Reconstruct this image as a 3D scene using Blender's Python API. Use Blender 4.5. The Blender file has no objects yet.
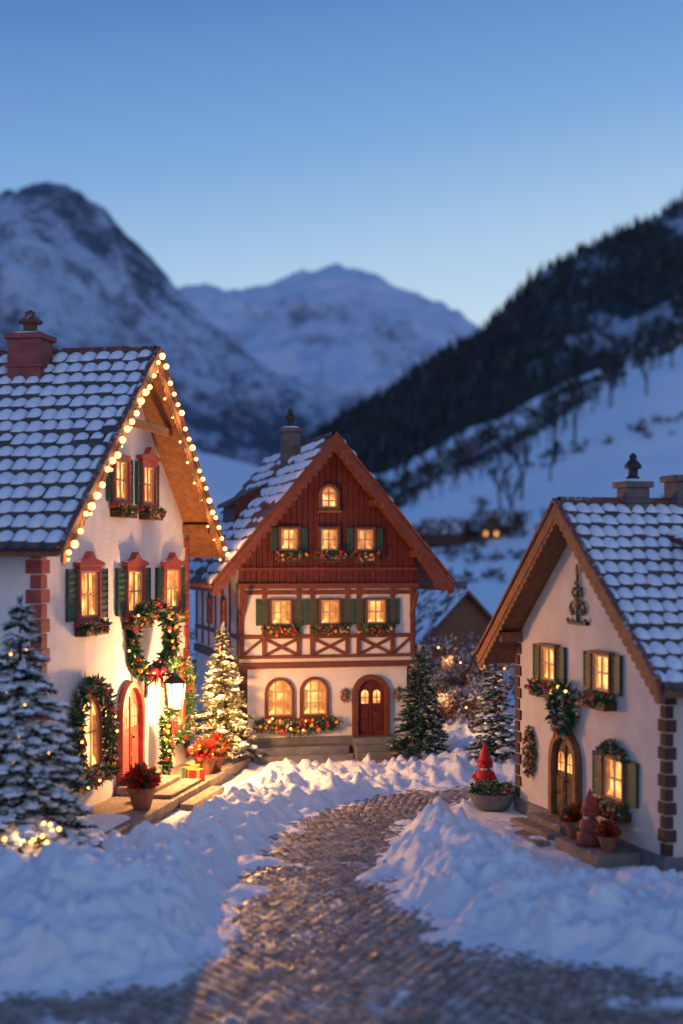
import bpy, bmesh, math, random
import numpy as np
from mathutils import Vector, Matrix
R=random.Random(7); rng=np.random.default_rng(11)
scene=bpy.context.scene
pi=math.pi
# ------------------------------------------------------------------ noise
T=rng.random((256,256))
def vn(x,y,s=0):
    x=np.asarray(x,float)+s*13.37; y=np.asarray(y,float)+s*7.91
    xi=np.floor(x).astype(int); yi=np.floor(y).astype(int)
    fx=x-xi; fy=y-yi; fx=fx*fx*fx*(fx*(fx*6-15)+10); fy=fy*fy*fy*(fy*(fy*6-15)+10)
    a=T[xi&255,yi&255]; b=T[(xi+1)&255,yi&255]; c=T[xi&255,(yi+1)&255]; d=T[(xi+1)&255,(yi+1)&255]
    return (a*(1-fx)+b*fx)*(1-fy)+(c*(1-fx)+d*fx)*fy
def fbm(x,y,o=4,s=0,g=.5):
    x=np.asarray(x,float); y=np.asarray(y,float)
    t=0;a=1;n=0
    for i in range(o):
        t=t+a*vn(x*2**i*(1+.03*i)+y*.31*i,y*2**i-x*.31*i,s+i*3); n+=a; a*=g
    return t/n
def ridged(x,y,o=4,s=0,g=.5):
    x=np.asarray(x,float); y=np.asarray(y,float)
    t=0;a=1;n=0
    for i in range(o):
        t=t+a*(1-abs(2*vn(x*2**i+y*.4*i,y*2**i-x*.4*i,s+i*5)-1)); n+=a; a*=g
    return t/n
def sm(a,b,x):
    t=np.clip((np.asarray(x,float)-a)/(b-a),0,1); return t*t*(3-2*t)
# ------------------------------------------------------------------ materials
def nt(m):
    m.use_nodes=True; t=m.node_tree; return t,t.nodes,t.links
def mk(name,col,rough=.7,var=.2,scale=3,bump=0,bscale=25,spec=.3,vcol=False,metal=0,dust=0,dist=.05,dsc=2.2,dcol=(.8,.83,.88)):
    m=bpy.data.materials.new(name); t,N,L=nt(m); b=N['Principled BSDF']
    b.inputs['Roughness'].default_value=rough; b.inputs['Specular IOR Level'].default_value=spec
    b.inputs['Metallic'].default_value=metal
    tc=N.new('ShaderNodeTexCoord')
    nz=N.new('ShaderNodeTexNoise'); nz.inputs['Scale'].default_value=scale; nz.inputs['Detail'].default_value=6
    L.new(tc.outputs['Object'],nz.inputs['Vector'])
    mp=N.new('ShaderNodeMapRange'); mp.inputs[1].default_value=.25; mp.inputs[2].default_value=.75
    mp.inputs[3].default_value=1-var; mp.inputs[4].default_value=1+var
    L.new(nz.outputs['Fac'],mp.inputs[0])
    mx=N.new('ShaderNodeMix'); mx.data_type='RGBA'; mx.blend_type='MULTIPLY'; mx.inputs[0].default_value=1
    if vcol:
        a=N.new('ShaderNodeAttribute'); a.attribute_name='Col'; L.new(a.outputs['Color'],mx.inputs[6])
    else: mx.inputs[6].default_value=(*col,1)
    L.new(mp.outputs[0],mx.inputs[7])
    out=mx.outputs[2]
    if dust>0:
        n2=N.new('ShaderNodeTexNoise'); n2.inputs['Scale'].default_value=scale*dsc; n2.inputs['Detail'].default_value=8; n2.inputs['Roughness'].default_value=.7
        L.new(tc.outputs['Object'],n2.inputs['Vector'])
        g=N.new('ShaderNodeNewGeometry'); sp=N.new('ShaderNodeSeparateXYZ'); L.new(g.outputs['Normal'],sp.inputs[0])
        r=N.new('ShaderNodeMapRange'); r.inputs[1].default_value=.62-dust*.25; r.inputs[2].default_value=.72-dust*.25
        L.new(n2.outputs['Fac'],r.inputs[0])
        r2=N.new('ShaderNodeMapRange'); r2.inputs[1].default_value=.3; r2.inputs[2].default_value=.7; L.new(sp.outputs[2],r2.inputs[0])
        mu=N.new('ShaderNodeMath'); mu.operation='MULTIPLY'; L.new(r.outputs[0],mu.inputs[0]); L.new(r2.outputs[0],mu.inputs[1])
        m2=N.new('ShaderNodeMix'); m2.data_type='RGBA'; L.new(mu.outputs[0],m2.inputs[0]); L.new(out,m2.inputs[6]); m2.inputs[7].default_value=(*dcol,1)
        out=m2.outputs[2]
    L.new(out,b.inputs['Base Color'])
    if bump>0:
        nb=N.new('ShaderNodeTexNoise'); nb.inputs['Scale'].default_value=bscale; nb.inputs['Detail'].default_value=8; nb.inputs['Roughness'].default_value=.65
        L.new(tc.outputs['Object'],nb.inputs['Vector'])
        bp=N.new('ShaderNodeBump'); bp.inputs['Strength'].default_value=bump; bp.inputs['Distance'].default_value=dist
        L.new(nb.outputs['Fac'],bp.inputs['Height']); L.new(bp.outputs[0],b.inputs['Normal'])
    return m
def emis(name,c1,c2,scale,s,samp=True):
    m=bpy.data.materials.new(name); t,N,L=nt(m); b=N['Principled BSDF']
    b.inputs['Base Color'].default_value=(.2,.12,.05,1); b.inputs['Roughness'].default_value=.25
    tc=N.new('ShaderNodeTexCoord'); nz=N.new('ShaderNodeTexNoise'); nz.inputs['Scale'].default_value=scale; nz.inputs['Detail'].default_value=4
    L.new(tc.outputs['Object'],nz.inputs['Vector'])
    cr=N.new('ShaderNodeValToRGB'); cr.color_ramp.elements[0].position=.38; cr.color_ramp.elements[1].position=.64
    cr.color_ramp.elements[0].color=(*c1,1); cr.color_ramp.elements[1].color=(*c2,1)
    L.new(nz.outputs['Fac'],cr.inputs[0]); L.new(cr.outputs[0],b.inputs['Emission Color']); b.inputs['Emission Strength'].default_value=s
    if not samp: m.cycles.emission_sampling='NONE'
    return m
M={}
M['stucco']=mk('white_stucco',(.70,.67,.66),.85,.12,1.3,.7,12)
M['stucco2']=mk('cream_plaster',(.58,.53,.49),.85,.12,1.2,.45,10)
M['stucco3']=mk('white_plaster',(.72,.66,.61),.85,.12,1.5,.45,12)
M['wood_red']=mk('dark_red_wood',(.105,.018,.015),.55,.35,6,.4,30)
M['beam']=mk('red_brown_beam',(.145,.042,.028),.6,.3,5,.4,30)
M['wood']=mk('brown_wood',(.20,.085,.038),.6,.35,5,.4,30)
M['wood_dk']=mk('dark_wood',(.07,.032,.018),.5,.35,5,.4,30)
M['red']=mk('red_paint',(.31,.055,.05),.5,.25,5,.2,30)
M['green']=mk('green_paint',(.035,.08,.055),.5,.3,6,.25,30)
M['cream']=mk('cream_frame_paint',(.50,.33,.2),.5,.1,6)
M['quoin']=mk('red_quoin_stone',(.28,.07,.06),.75,.3,3,.5,20)
M['quoin2']=mk('brown_quoin_stone',(.075,.036,.03),.75,.3,3,.5,20)
M['stone']=mk('grey_stone',(.22,.18,.15),.75,.35,3,.6,15,dust=.2)
M['plinth']=mk('plinth_stone',(.16,.16,.17),.8,.3,3,.5,12)
M['tile']=mk('roof_tile_slate',(.085,.07,.075),.6,.35,2.5,.3,25)
M['tile2']=mk('roof_tile_brown',(.22,.085,.05),.6,.4,2.5,.3,25)
M['ridge']=mk('ridge_tile',(.16,.06,.045),.6,.3,3,.3,25,dust=.3)
M['snow']=mk('snow',(.80,.85,.91),.55,.05,2,.9,7,.4,dist=.07)
M['snowcap']=mk('snow_cap',(.78,.83,.91),.6,.06,4,.7,10,.35)
M['chim']=mk('red_chimney_brick',(.30,.08,.075),.8,.3,4,.5,20)
M['chimg']=mk('grey_chimney',(.15,.125,.12),.8,.3,4,.5,20)
M['metal']=mk('black_iron',(.03,.03,.03),.4,.1,5)
M['gold']=mk('gilded_carving',(.30,.17,.06),.45,.3,8,.3,30)
M['leaf']=mk('foliage',(1,1,1),.65,.25,6,vcol=True)
M['berry']=mk('berries',(1,1,1),.3,.1,8,vcol=True,spec=.5)
M['cloth']=mk('painted_figure',(1,1,1),.6,.15,8,vcol=True,bump=.2,bscale=30)
M['terra']=mk('terracotta',(.24,.10,.055),.7,.25,5,.3,20)
M['pane']=emis('lit_window',(.70,.18,.025),(2.3,1.05,.30),2.3,1.0)
M['pane2']=emis('bright_lit_window',(1.5,.5,.09),(4.0,2.1,.7),1.8,1.0)
M['bulb']=emis('warm_bulb',(5,2.3,.65),(5,2.3,.65),1,1.0,False)
M['bulbs']=emis('small_bulb',(7,2.9,.7),(7,2.9,.7),1,1.0,False)
M['lamp']=emis('lantern_glass',(7,3.4,1.0),(12,6.5,2.4),2,1.0,False)
M['cob']=mk('cobblestone',(1,1,1),.27,.3,9,.6,22,.7,vcol=True,dust=.34,dsc=.16,dcol=(.50,.54,.60))
M['mort']=mk('road_bed',(.13,.12,.12),.7,.4,3,.5,20,dust=.6,dcol=(.6,.63,.68))
# ------------------------------------------------------------------ mesh builder
bm_=bmesh.new(); bmesh.ops.create_icosphere(bm_,subdivisions=1,radius=1)
ICV=np.array([v.co[:] for v in bm_.verts]); ICF=[[v.index for v in f.verts] for f in bm_.faces]; bm_.free()
bm_=bmesh.new(); bmesh.ops.create_icosphere(bm_,subdivisions=3,radius=1)
IHV=np.array([v.co[:] for v in bm_.verts]); IHF=[[v.index for v in f.verts] for f in bm_.faces]; bm_.free()
class MB:
    def __init__(s): s.v=[];s.f=[];s.m=[];s.c=[]
    def add(s,vs,fs,m=0,col=(1,1,1)):
        o=len(s.v); s.v.extend([tuple(map(float,p)) for p in vs]); s.f.extend([[i+o for i in f] for f in fs]); s.m.extend([m]*len(fs))
        if isinstance(col,tuple): s.c.extend([col]*len(vs))
        else: s.c.extend(col)
    def box(s,x0,x1,y0,y1,z0,z1,m=0,col=(1,1,1)):
        s.add([(x0,y0,z0),(x1,y0,z0),(x1,y1,z0),(x0,y1,z0),(x0,y0,z1),(x1,y0,z1),(x1,y1,z1),(x0,y1,z1)],
              [(0,3,2,1),(4,5,6,7),(0,1,5,4),(1,2,6,5),(2,3,7,6),(3,0,4,7)],m,col)
    def prism(s,poly,y0,y1,m=0,col=(1,1,1)):
        n=len(poly)
        s.add([(x,y0,z) for x,z in poly]+[(x,y1,z) for x,z in poly],
          [list(range(n)),list(range(2*n-1,n-1,-1))]+[[i,i+n,(i+1)%n+n,(i+1)%n] for i in range(n)],m,col)
    def ring(s,o,i,y0,y1,m=0):
        n=len(o)
        vs=[(x,y0,z) for x,z in o]+[(x,y0,z) for x,z in i]+[(x,y1,z) for x,z in o]+[(x,y1,z) for x,z in i]
        fs=[]
        for k in range(n):
            j=(k+1)%n
            fs+= [[k,j,n+j,n+k],[k,2*n+k,2*n+j,j],[n+k,n+j,3*n+j,3*n+k]]
        s.add(vs,fs,m)
    def bar(s,a,b,w,d,y0,m=0):
        ax,az=a;bx,bz=b; l=math.hypot(bx-ax,bz-az); nx,nz=-(bz-az)/l*w/2,(bx-ax)/l*w/2
        s.prism([(ax-nx,az-nz),(bx-nx,bz-nz),(bx+nx,bz+nz),(ax+nx,az+nz)],y0-d,y0,m)
    def sph(s,c,r,m=0,col=(1,1,1),hi=False,sc=(1,1,1)):
        V=(IHV if hi else ICV)*r*np.array(sc)+np.array(c); s.add(V.tolist(),IHF if hi else ICF,m,col)
    def lathe(s,c,prof,n=20,m=0,col=(1,1,1),jit=0):
        vs=[];fs=[];k=len(prof)
        for r,z in prof:
            for i in range(n):
                a=2*pi*i/n; rr=r*(1+jit*R.uniform(-1,1)); vs.append((c[0]+rr*math.cos(a),c[1]+rr*math.sin(a),c[2]+z))
        for j in range(k-1):
            for i in range(n): fs.append([j*n+i,j*n+(i+1)%n,(j+1)*n+(i+1)%n,(j+1)*n+i])
        fs.append(list(range(n-1,-1,-1))); fs.append([(k-1)*n+i for i in range(n)])
        s.add(vs,fs,m,col)
    def tube(s,pts,rad,n=6,m=0,col=(1,1,1)):
        vs=[];fs=[]; pts=[Vector(p) for p in pts]
        if not hasattr(rad,'__len__'): rad=[rad]*len(pts)
        for i,p in enumerate(pts):
            d=(pts[min(i+1,len(pts)-1)]-pts[max(i-1,0)]).normalized()
            u=d.orthogonal().normalized(); w=d.cross(u)
            for k in range(n):
                a=2*pi*k/n; vs.append(p+(u*math.cos(a)+w*math.sin(a))*rad[i])
        for j in range(len(pts)-1):
            for k in range(n): fs.append([j*n+k,j*n+(k+1)%n,(j+1)*n+(k+1)%n,(j+1)*n+k])
        s.add(vs,fs,m,col)
    def needles(s,C,D,Ln,W,cb,ct,m=0):
        n=len(C); D=D/np.linalg.norm(D,axis=1)[:,None]
        P=np.cross(D,rng.normal(size=(n,3))); P/=np.linalg.norm(P,axis=1)[:,None]+1e-9
        Ln=np.broadcast_to(np.asarray(Ln,float),(n,))[:,None]; W=np.broadcast_to(np.asarray(W,float),(n,))[:,None]
        A=C-P*W; B=C+P*W; E=C+D*Ln; Mi=C+D*Ln*.55
        V=np.stack([A,B,Mi+P*W*.9,E,Mi-P*W*.9],1).reshape(-1,3)
        o=len(s.v); s.v.extend(map(tuple,V.tolist()))
        s.f.extend([[o+5*i,o+5*i+1,o+5*i+2,o+5*i+3,o+5*i+4] for i in range(n)]); s.m.extend([m]*n)
        K=np.stack([cb,cb,(cb+ct)/2,ct,(cb+ct)/2],1).reshape(-1,3); s.c.extend(map(tuple,K.tolist()))
    def obj(s,name,mats,parent=None,smooth=False,bevel=0,recalc=True,loc=None,rz=0):
        me=bpy.data.meshes.new(name); me.from_pydata(s.v,[],s.f)
        for m in mats: me.materials.append(M[m] if isinstance(m,str) else m)
        me.polygons.foreach_set('material_index',s.m)
        at=me.color_attributes.new('Col','FLOAT_COLOR','POINT')
        c=np.ones((len(s.v),4)); c[:,:3]=np.array(s.c); at.data.foreach_set('color',c.ravel())
        if recalc:
            b=bmesh.new(); b.from_mesh(me); bmesh.ops.recalc_face_normals(b,faces=b.faces); b.to_mesh(me); b.free()
        me.polygons.foreach_set('use_smooth',[smooth]*len(me.polygons)); me.update()
        o=bpy.data.objects.new(name,me); scene.collection.objects.link(o)
        if parent: o.parent=parent
        if loc is not None: o.location=loc
        o.rotation_euler[2]=rz
        if bevel>0:
            md=o.modifiers.new('b','BEVEL'); md.width=bevel; md.segments=2; md.limit_method='ANGLE'; md.angle_limit=math.radians(50)
        return o
def empty(name,loc=(0,0,0),rz=0):
    e=bpy.data.objects.new(name,None); scene.collection.objects.link(e); e.location=loc; e.rotation_euler[2]=rz; e.empty_display_size=.5
    return e
def plight(name,loc,power,col=(1,.52,.2),r=.1,parent=None):
    l=bpy.data.lights.new(name,'POINT'); l.energy=power; l.color=col; l.shadow_soft_size=r
    o=bpy.data.objects.new(name,l); scene.collection.objects.link(o); o.location=loc
    if parent: o.parent=parent
    return o
# ------------------------------------------------------------------ frames of the three houses
FR={'L':((-7.29,34.4),math.atan2(.984,.18),12.5,12.0),'M':((-3.45,48.0),math.radians(15),6.2,9.0),'R':((4.80,38.9),math.atan2(-.962,.273),8.3,10.0)}
def W(fr,u,v,z=0):
    (ox,oy),th,_,_=FR[fr]; c,s=math.cos(th),math.sin(th); return (ox+u*c-v*s,oy+u*s+v*c,z)
def loc2(fr,x,y):
    (ox,oy),th,_,_=FR[fr]; c,s=math.cos(th),math.sin(th); dx=x-ox;dy=y-oy; return dx*c+dy*s,-dx*s+dy*c
# ------------------------------------------------------------------ ground
ROAD=np.array([(-16,8),(-16,22.2),(-8,22.3),(-4.6,22.6),(-3.0,23.3),(-2.4,24.6),(-2.3,26.0),(-2.4,28.9),(-2.1,32.7),(-1.45,36.3),(-.5,39),(.9,41.3),(2.8,42.9),(6,43.9),(13,44),(13,42.2),(6.5,41.9),(4.0,41.0),(2.5,39),(1.5,36.3),(.95,32.7),(1.2,28.9),(1.9,26.6),(3.2,24.8),(5.2,23.6),(8,22.9),(16,22.5),(16,8)])
def sdroad(x,y):
    x=np.asarray(x,float);y=np.asarray(y,float)
    d=np.full(x.shape,1e9); ins=np.zeros(x.shape,bool); n=len(ROAD)
    for i in range(n):
        ax,ay=ROAD[i]; bx,by=ROAD[(i+1)%n]; ex,ey=bx-ax,by-ay
        t=np.clip(((x-ax)*ex+(y-ay)*ey)/(ex*ex+ey*ey),0,1)
        d=np.minimum(d,np.hypot(x-ax-t*ex,y-ay-t*ey))
        c=((ay>y)!=(by>y))&(x<(bx-ax)*(y-ay)/((by-ay) if by!=ay else 1e-9)+ax); ins^=c
    return np.where(ins,-d,d)
def gau(x,y,cx,cy,sx,sy,h): return h*np.exp(-((x-cx)/sx)**2-((y-cy)/sy)**2)
def H(x,y,road=True):
    x=np.asarray(x,float);y=np.asarray(y,float)
    sd=sdroad(x,y)+.45*(fbm(x*.9,y*.9,4,5,.6)-.5)*2
    hh=.34+.30*fbm(x*.35,y*.35,3,1)
    hh=hh+gau(x,y,-5.4,26.6,3.2,2.6,.80)+gau(x,y,3.2,33.0,1.8,4.,.45)+gau(x,y,5.2,27.0,2.6,2.2,.18)-gau(x,y,8.0,29.0,2.2,2.2,.28)+gau(x,y,-3.1,33.5,1.2,3,.12)-gau(x,y,.3,44.5,3.2,2.4,.27)+gau(x,y,-3.6,43.0,1.2,1.5,.12)+gau(x,y,3.6,45.8,1.6,1.2,.15)
    lump=(ridged(x*.75,y*.75,3,2,.5)-.6)*.46+(fbm(x*2.0,y*2.0,3,9)-.5)*.50+(ridged(x*2.9,y*2.9,2,19,.5)-.6)*.09+np.maximum(0,fbm(x*3.5,y*3.5,2,41)-.56)*.7
    k=np.ones(x.shape)
    for fr,pv in (('L',2.3),('M',2.0),('R',2.2)):
        u,v=loc2(fr,x,y); w,dp=FR[fr][2:]
        du=np.maximum(np.maximum(-u-.2,u-w-.2),0); dv=np.maximum(np.maximum(-v-pv,v-dp),0)
        k=np.minimum(k,.06+.94*sm(0,1.5,np.hypot(du,dv)))
    near=sm(-.1,1.2,sd)*hh*k+sm(-.1,.6,sd)*lump*(.20+.80*k)
    near=np.where(sd>0,np.maximum(near,.03),near)
    roadz=-.075+.13*sm(.58,.80,fbm(x*.8,y*.8,4,31))+.06*(fbm(x*5,y*5,3,8)-.5)+.12*sm(-.8,0,sd)
    z=np.where(sd>-.1,np.maximum(near,roadz),roadz)
    f=sm(52,75,y)
    z=z*(1-f)+f*.3*fbm(x*.2,y*.2,3,4)
    far=np.interp(y,[0,60,100,150,250,300,400,600,1000,3000],[0,0,.6,3.0,10.5,14.5,26,42,55,90])
    S=sm(190,390,y)
    rs=.50*np.maximum(0,x-14); rs=90*np.tanh(rs/90)
    ls=.35*np.maximum(0,-x-25); ls=60*np.tanh(ls/60)
    und=(fbm(x*.012,y*.012,4,7)-.5)*np.clip((y-90)*.05,0,16)+(fbm(x*.06,y*.06,3,17)-.5)*np.clip((y-120)*.02,0,4)
    z=z+far+S*(rs+ls)+und
    return z
def h1(x,y): return float(H(np.array([x]),np.array([y]))[0])
def axis(segs):
    o=[]
    for a,b,s in segs: o+=list(np.arange(a,b,s))
    return o
xs=axis([(-1500,-300,60),(-300,-60,8),(-60,-13,1.2),(-13,13,.075),(13,60,1.2),(60,300,5),(300,1560,60)])
ys=axis([(-200,8,12),(8,20.5,.6),(20.5,44,.075),(44,56,.13),(56,120,1.2),(120,500,5),(500,1500,40),(1500,6000,300)])
X,Y=np.meshgrid(xs,ys); Z=H(X,Y)
def gridobj(name,X,Y,Z,mats,smooth=True,col=None):
    ny,nx=X.shape; V=np.stack([X,Y,Z],-1).reshape(-1,3)
    i=np.arange((ny-1)*(nx-1)); r=i//(nx-1); c=i%(nx-1); a=r*nx+c
    F=np.stack([a,a+1,a+nx+1,a+nx],1)
    me=bpy.data.meshes.new(name); me.vertices.add(len(V)); me.vertices.foreach_set('co',V.ravel())
    me.loops.add(F.size); me.loops.foreach_set('vertex_index',F.ravel().astype(np.int32))
    me.polygons.add(len(F)); me.polygons.foreach_set('loop_start',np.arange(0,F.size,4,dtype=np.int32))
    me.update(calc_edges=True); me.validate()
    for m in mats: me.materials.append(m)
    me.polygons.foreach_set('use_smooth',[smooth]*len(me.polygons))
    if col is not None:
        at=me.color_attributes.new('Col','FLOAT_COLOR','POINT'); k=np.ones((len(V),4)); k[:,0]=k[:,1]=k[:,2]=col.ravel(); at.data.foreach_set('color',k.ravel())
    o=bpy.data.objects.new(name,me); scene.collection.objects.link(o); return o
gridobj('snowy_ground',X,Y,Z,[M['snow']])
# ------------------------------------------------------------------ road
mb=MB(); mb.add([(x,y,-.02) for x,y in ROAD],[list(range(len(ROAD)))],0)
def stone(mb,x,y,w,l,a,h,col):
    c,s=math.cos(a),math.sin(a); vs=[]; tx=R.uniform(-.014,.014); ty=R.uniform(-.014,.014)
    for (k,zz) in ((1,-.05),(1,h-.035),(.90,h-.010),(.62,h)):
        for q in range(8):
            t=2*pi*(q+.5)/8; ux=max(-1,min(1,1.22*math.cos(t))); uy=max(-1,min(1,1.22*math.sin(t)))
            px=ux*w/2*k*(1+R.uniform(-.03,.03)); py=uy*l/2*k*(1+R.uniform(-.03,.03))
            vs.append((x+px*c-py*s,y+px*s+py*c,zz+ux*tx+uy*ty))
    mb.add(vs,[tuple(range(24,32))]+[(j*8+i,j*8+(i+1)%8,(j+1)*8+(i+1)%8,(j+1)*8+i) for j in (0,1,2) for i in range(8)],1,col)
cl=np.array([(0.2,8),(0.1,22),(-.3,26),(-.6,29),(-.55,32.7),(.05,36.3),(1.0,39),(2.5,41.2),(4.6,42.6),(8,43),(13,43.1)])
seg=np.hypot(*np.diff(cl,axis=0).T); S_=np.concatenate([[0],np.cumsum(seg)])
s=12; row=0
cand=[]
while s<S_[-1]:
    x=np.interp(s,S_,cl[:,0]); y=np.interp(s,S_,cl[:,1]); x2=np.interp(s+.8,S_,cl[:,0]); y2=np.interp(s+.8,S_,cl[:,1])
    x1=np.interp(max(s-.8,0),S_,cl[:,0]); y1=np.interp(max(s-.8,0),S_,cl[:,1])
    a=math.atan2(y2-y1,x2-x1)-pi/2
    hw=11 if y<25.5 else 2.4
    t=-hw+(.115 if row%2 else 0)
    while t<hw:
        tt=((t+2.4)%4.8)-2.4 if y<25.5 else t
        bow=-.10*tt*tt
        cand.append((x+t*math.cos(a)-bow*math.sin(a),y+t*math.sin(a)+bow*math.cos(a),a+math.atan(-.20*tt)))
        t+=.23
    s+=.235; row+=1
ca=np.array(cand); sdc=sdroad(ca[:,0],ca[:,1]); 
for (x,y,a),d in zip(cand,sdc):
    if d<.12 and y>17.5 and abs(x)<8.5:
        g=R.uniform(.11,.30)
        stone(mb,x+R.uniform(-.012,.012),y+R.uniform(-.012,.012),.205,.20,a+R.uniform(-.08,.08),.045+R.uniform(-.014,.014),(g*1.06,g*.95,g*.89))
mb.obj('cobblestone_road',['mort','cob'],recalc=False)
# ------------------------------------------------------------------ greenery helpers
def garland(mb,pts,r,n,nb,closed=False,snow=.18,cols=((.5,.02,.02),(.42,.015,.02),(.6,.28,.05)),br=.06,bulbs=0,ln=.16):
    P=np.array(pts,float)
    if closed: P=np.vstack([P,P[:1]])
    sg=np.linalg.norm(np.diff(P,axis=0),axis=1); S=np.concatenate([[0],np.cumsum(sg)])
    def samp(n):
        t=rng.random(n)*S[-1]; return np.stack([np.interp(t,S,P[:,i]) for i in range(3)],1)
    D=rng.normal(size=(n,3)); D/=np.linalg.norm(D,axis=1)[:,None]
    C=samp(n)+D*r*rng.uniform(.1,.75,(n,1))
    D2=D+.6*rng.normal(size=(n,3))
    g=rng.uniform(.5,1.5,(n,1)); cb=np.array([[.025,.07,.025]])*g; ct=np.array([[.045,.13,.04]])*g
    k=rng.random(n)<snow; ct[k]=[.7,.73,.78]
    mb.needles(C,D2,ln*rng.uniform(.6,1.2,n),ln*.16,cb,ct,0)
    C=samp(nb)
    for c in C:
        d=rng.normal(size=3); d/=np.linalg.norm(d); d[1]=-abs(d[1])
        mb.sph(c+d*r*R.uniform(.6,1.0),br*R.uniform(.7,1.3),1,cols[R.randrange(len(cols))])
    for c in samp(bulbs):
        d=rng.normal(size=3); d/=np.linalg.norm(d); d[1]=-abs(d[1]); mb.sph(c+d*r*.95,.04,2)
def circ(cx,y,cz,rx,rz,n=28,a0=0,a1=2*pi):
    return [(cx+rx*math.cos(a0+(a1-a0)*i/n),y,cz+rz*math.sin(a0+(a1-a0)*i/n)) for i in range(n+(a1-a0<6.2))]
def bow(mb,c,s,m=1,col=(.5,.015,.02)):
    x,y,z=c
    for sg in (-1,1):
        mb.sph((x+sg*s*.5,y,z+s*.08),s*.42,m,col,sc=(1.1,.4,.6),hi=True)
        mb.prism([(x+sg*s*.05,z),(x+sg*s*.25,z),(x+sg*s*.55,z-s*1.2),(x+sg*s*.25,z-s*1.1)],y-.04,y,m,col)
    mb.sph((x,y-.04,z),s*.2,m,col,True)
def wreath(fr,u,v,z,rx,rz,r,n=1500,nb=60,bulbs=0,name='christmas_wreath',bw=.3,tilt=0):
    mb=MB(); garland(mb,circ(0,0,0,rx,rz),r,n,nb,True,bulbs=bulbs,br=r*.25,ln=.2)
    if bw: bow(mb,(0,-r*.9,-rz*.95),bw)
    return mb.obj(name,['leaf','berry','bulbs'],loc=W(fr,u,v,z),rz=FR[fr][1]+tilt,recalc=False)
def fir(name,x,y,z0,h,rad,seed,snow=.5,lights=0,glow=0,whorls=16,per=15,green=(.03,.075,.04),nl=.2,npn=7,gp=9,pads=0):
    rr=random.Random(seed); e=empty(name,(x,y,z0)); t=MB()
    t.tube([(0,0,-.3),(0,0,h*.5),(0,0,h*.97)],[h*.022,h*.014,.01],8)
    C=[];D=[];CB=[];CT=[];tips=[]; pd=MB()
    for w in range(whorls):
        f=(w+.5)/whorls; zz=h*(.09+.88*f); rw=rad*(1-f)**.82+.05
        nbh=max(5,int(per*(.35+.65*(1-f))))
        for b in range(nbh):
            a=2*pi*(b+rr.random()*.8)/nbh+w*.7; L=rw*rr.uniform(.72,1.12); droop=rr.uniform(.12,.34)
            z1=zz+rr.uniform(-.4,.4)*h/whorls; sh=rr.uniform(.6,1.4); sn=snow*rr.uniform(.5,1.5)
            dirv=np.array([math.cos(a),math.sin(a),-droop]); side=np.array([-math.sin(a),math.cos(a),0])
            t.tube([(0,0,z1),tuple(dirv*L*.9+[0,0,z1])],[.018,.006],3)
            m=max(4,int(L/.085))
            for k in range(m):
                s_=.2+.8*(k+rr.random())/m; c0=np.array([0,0,z1])+dirv*L*s_
                for q in range(npn):
                    sd_=rr.uniform(-1,1); wd=.26*L*(1.15-s_)
                    C.append(c0+side*sd_*wd*rr.random()); 
                    d=dirv*.7+side*sd_*1.1+np.array([0,0,rr.uniform(-.35,.55)]); D.append(d)
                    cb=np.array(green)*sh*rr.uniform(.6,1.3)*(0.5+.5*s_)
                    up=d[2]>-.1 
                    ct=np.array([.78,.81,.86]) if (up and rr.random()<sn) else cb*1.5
                    if up and rr.random()<sn*.35: cb=np.array([.7,.73,.78])
                    CB.append(cb);CT.append(ct)
                if rr.random()<pads*s_:
                    r_=rr.uniform(.05,.13)*min(1,L+.3); p=c0+side*rr.uniform(-.1,.1)*L
                    V=ICV*np.array([r_*1.3,r_*1.3,r_*.55])*(1+.25*rng.normal(size=(len(ICV),1)))+p+np.array([0,0,.05]); pd.add(V.tolist(),ICF)
            tips.append(dirv*L*rr.uniform(.8,1)+np.array([0,0,z1]))
    for i in range(40):
        C.append(np.array([0,0,h*(.93+.06*rr.random())])); D.append(np.array([rr.uniform(-.5,.5),rr.uniform(-.5,.5),1])); CB.append(np.array(green)); CT.append(np.array([.6,.63,.66]))
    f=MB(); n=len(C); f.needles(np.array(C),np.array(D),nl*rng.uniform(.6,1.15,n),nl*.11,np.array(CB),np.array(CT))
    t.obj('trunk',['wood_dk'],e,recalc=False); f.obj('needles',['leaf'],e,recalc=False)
    if pads: pd.obj('snow_on_branches',['snowcap'],e,smooth=True,recalc=False)
    if lights:
        l=MB(); rr.shuffle(tips)
        for p in tips[:lights]: l.sph(p,.035,0)
        l.obj('fairy_lights',['bulbs'],e,smooth=True,recalc=False)
    for i in range(glow):
        a=i*2.4; f_=(i+.3)/glow*.8; rd_=rad*(1-f_)**.82*1.02
        plight('fairy_glow',(rd_*math.cos(a-1.6),-abs(rd_*math.sin(a-1.6))-.12,h*(.1+f_*.88)),gp,(1,.52,.18),.05,parent=e)
    return e
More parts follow.
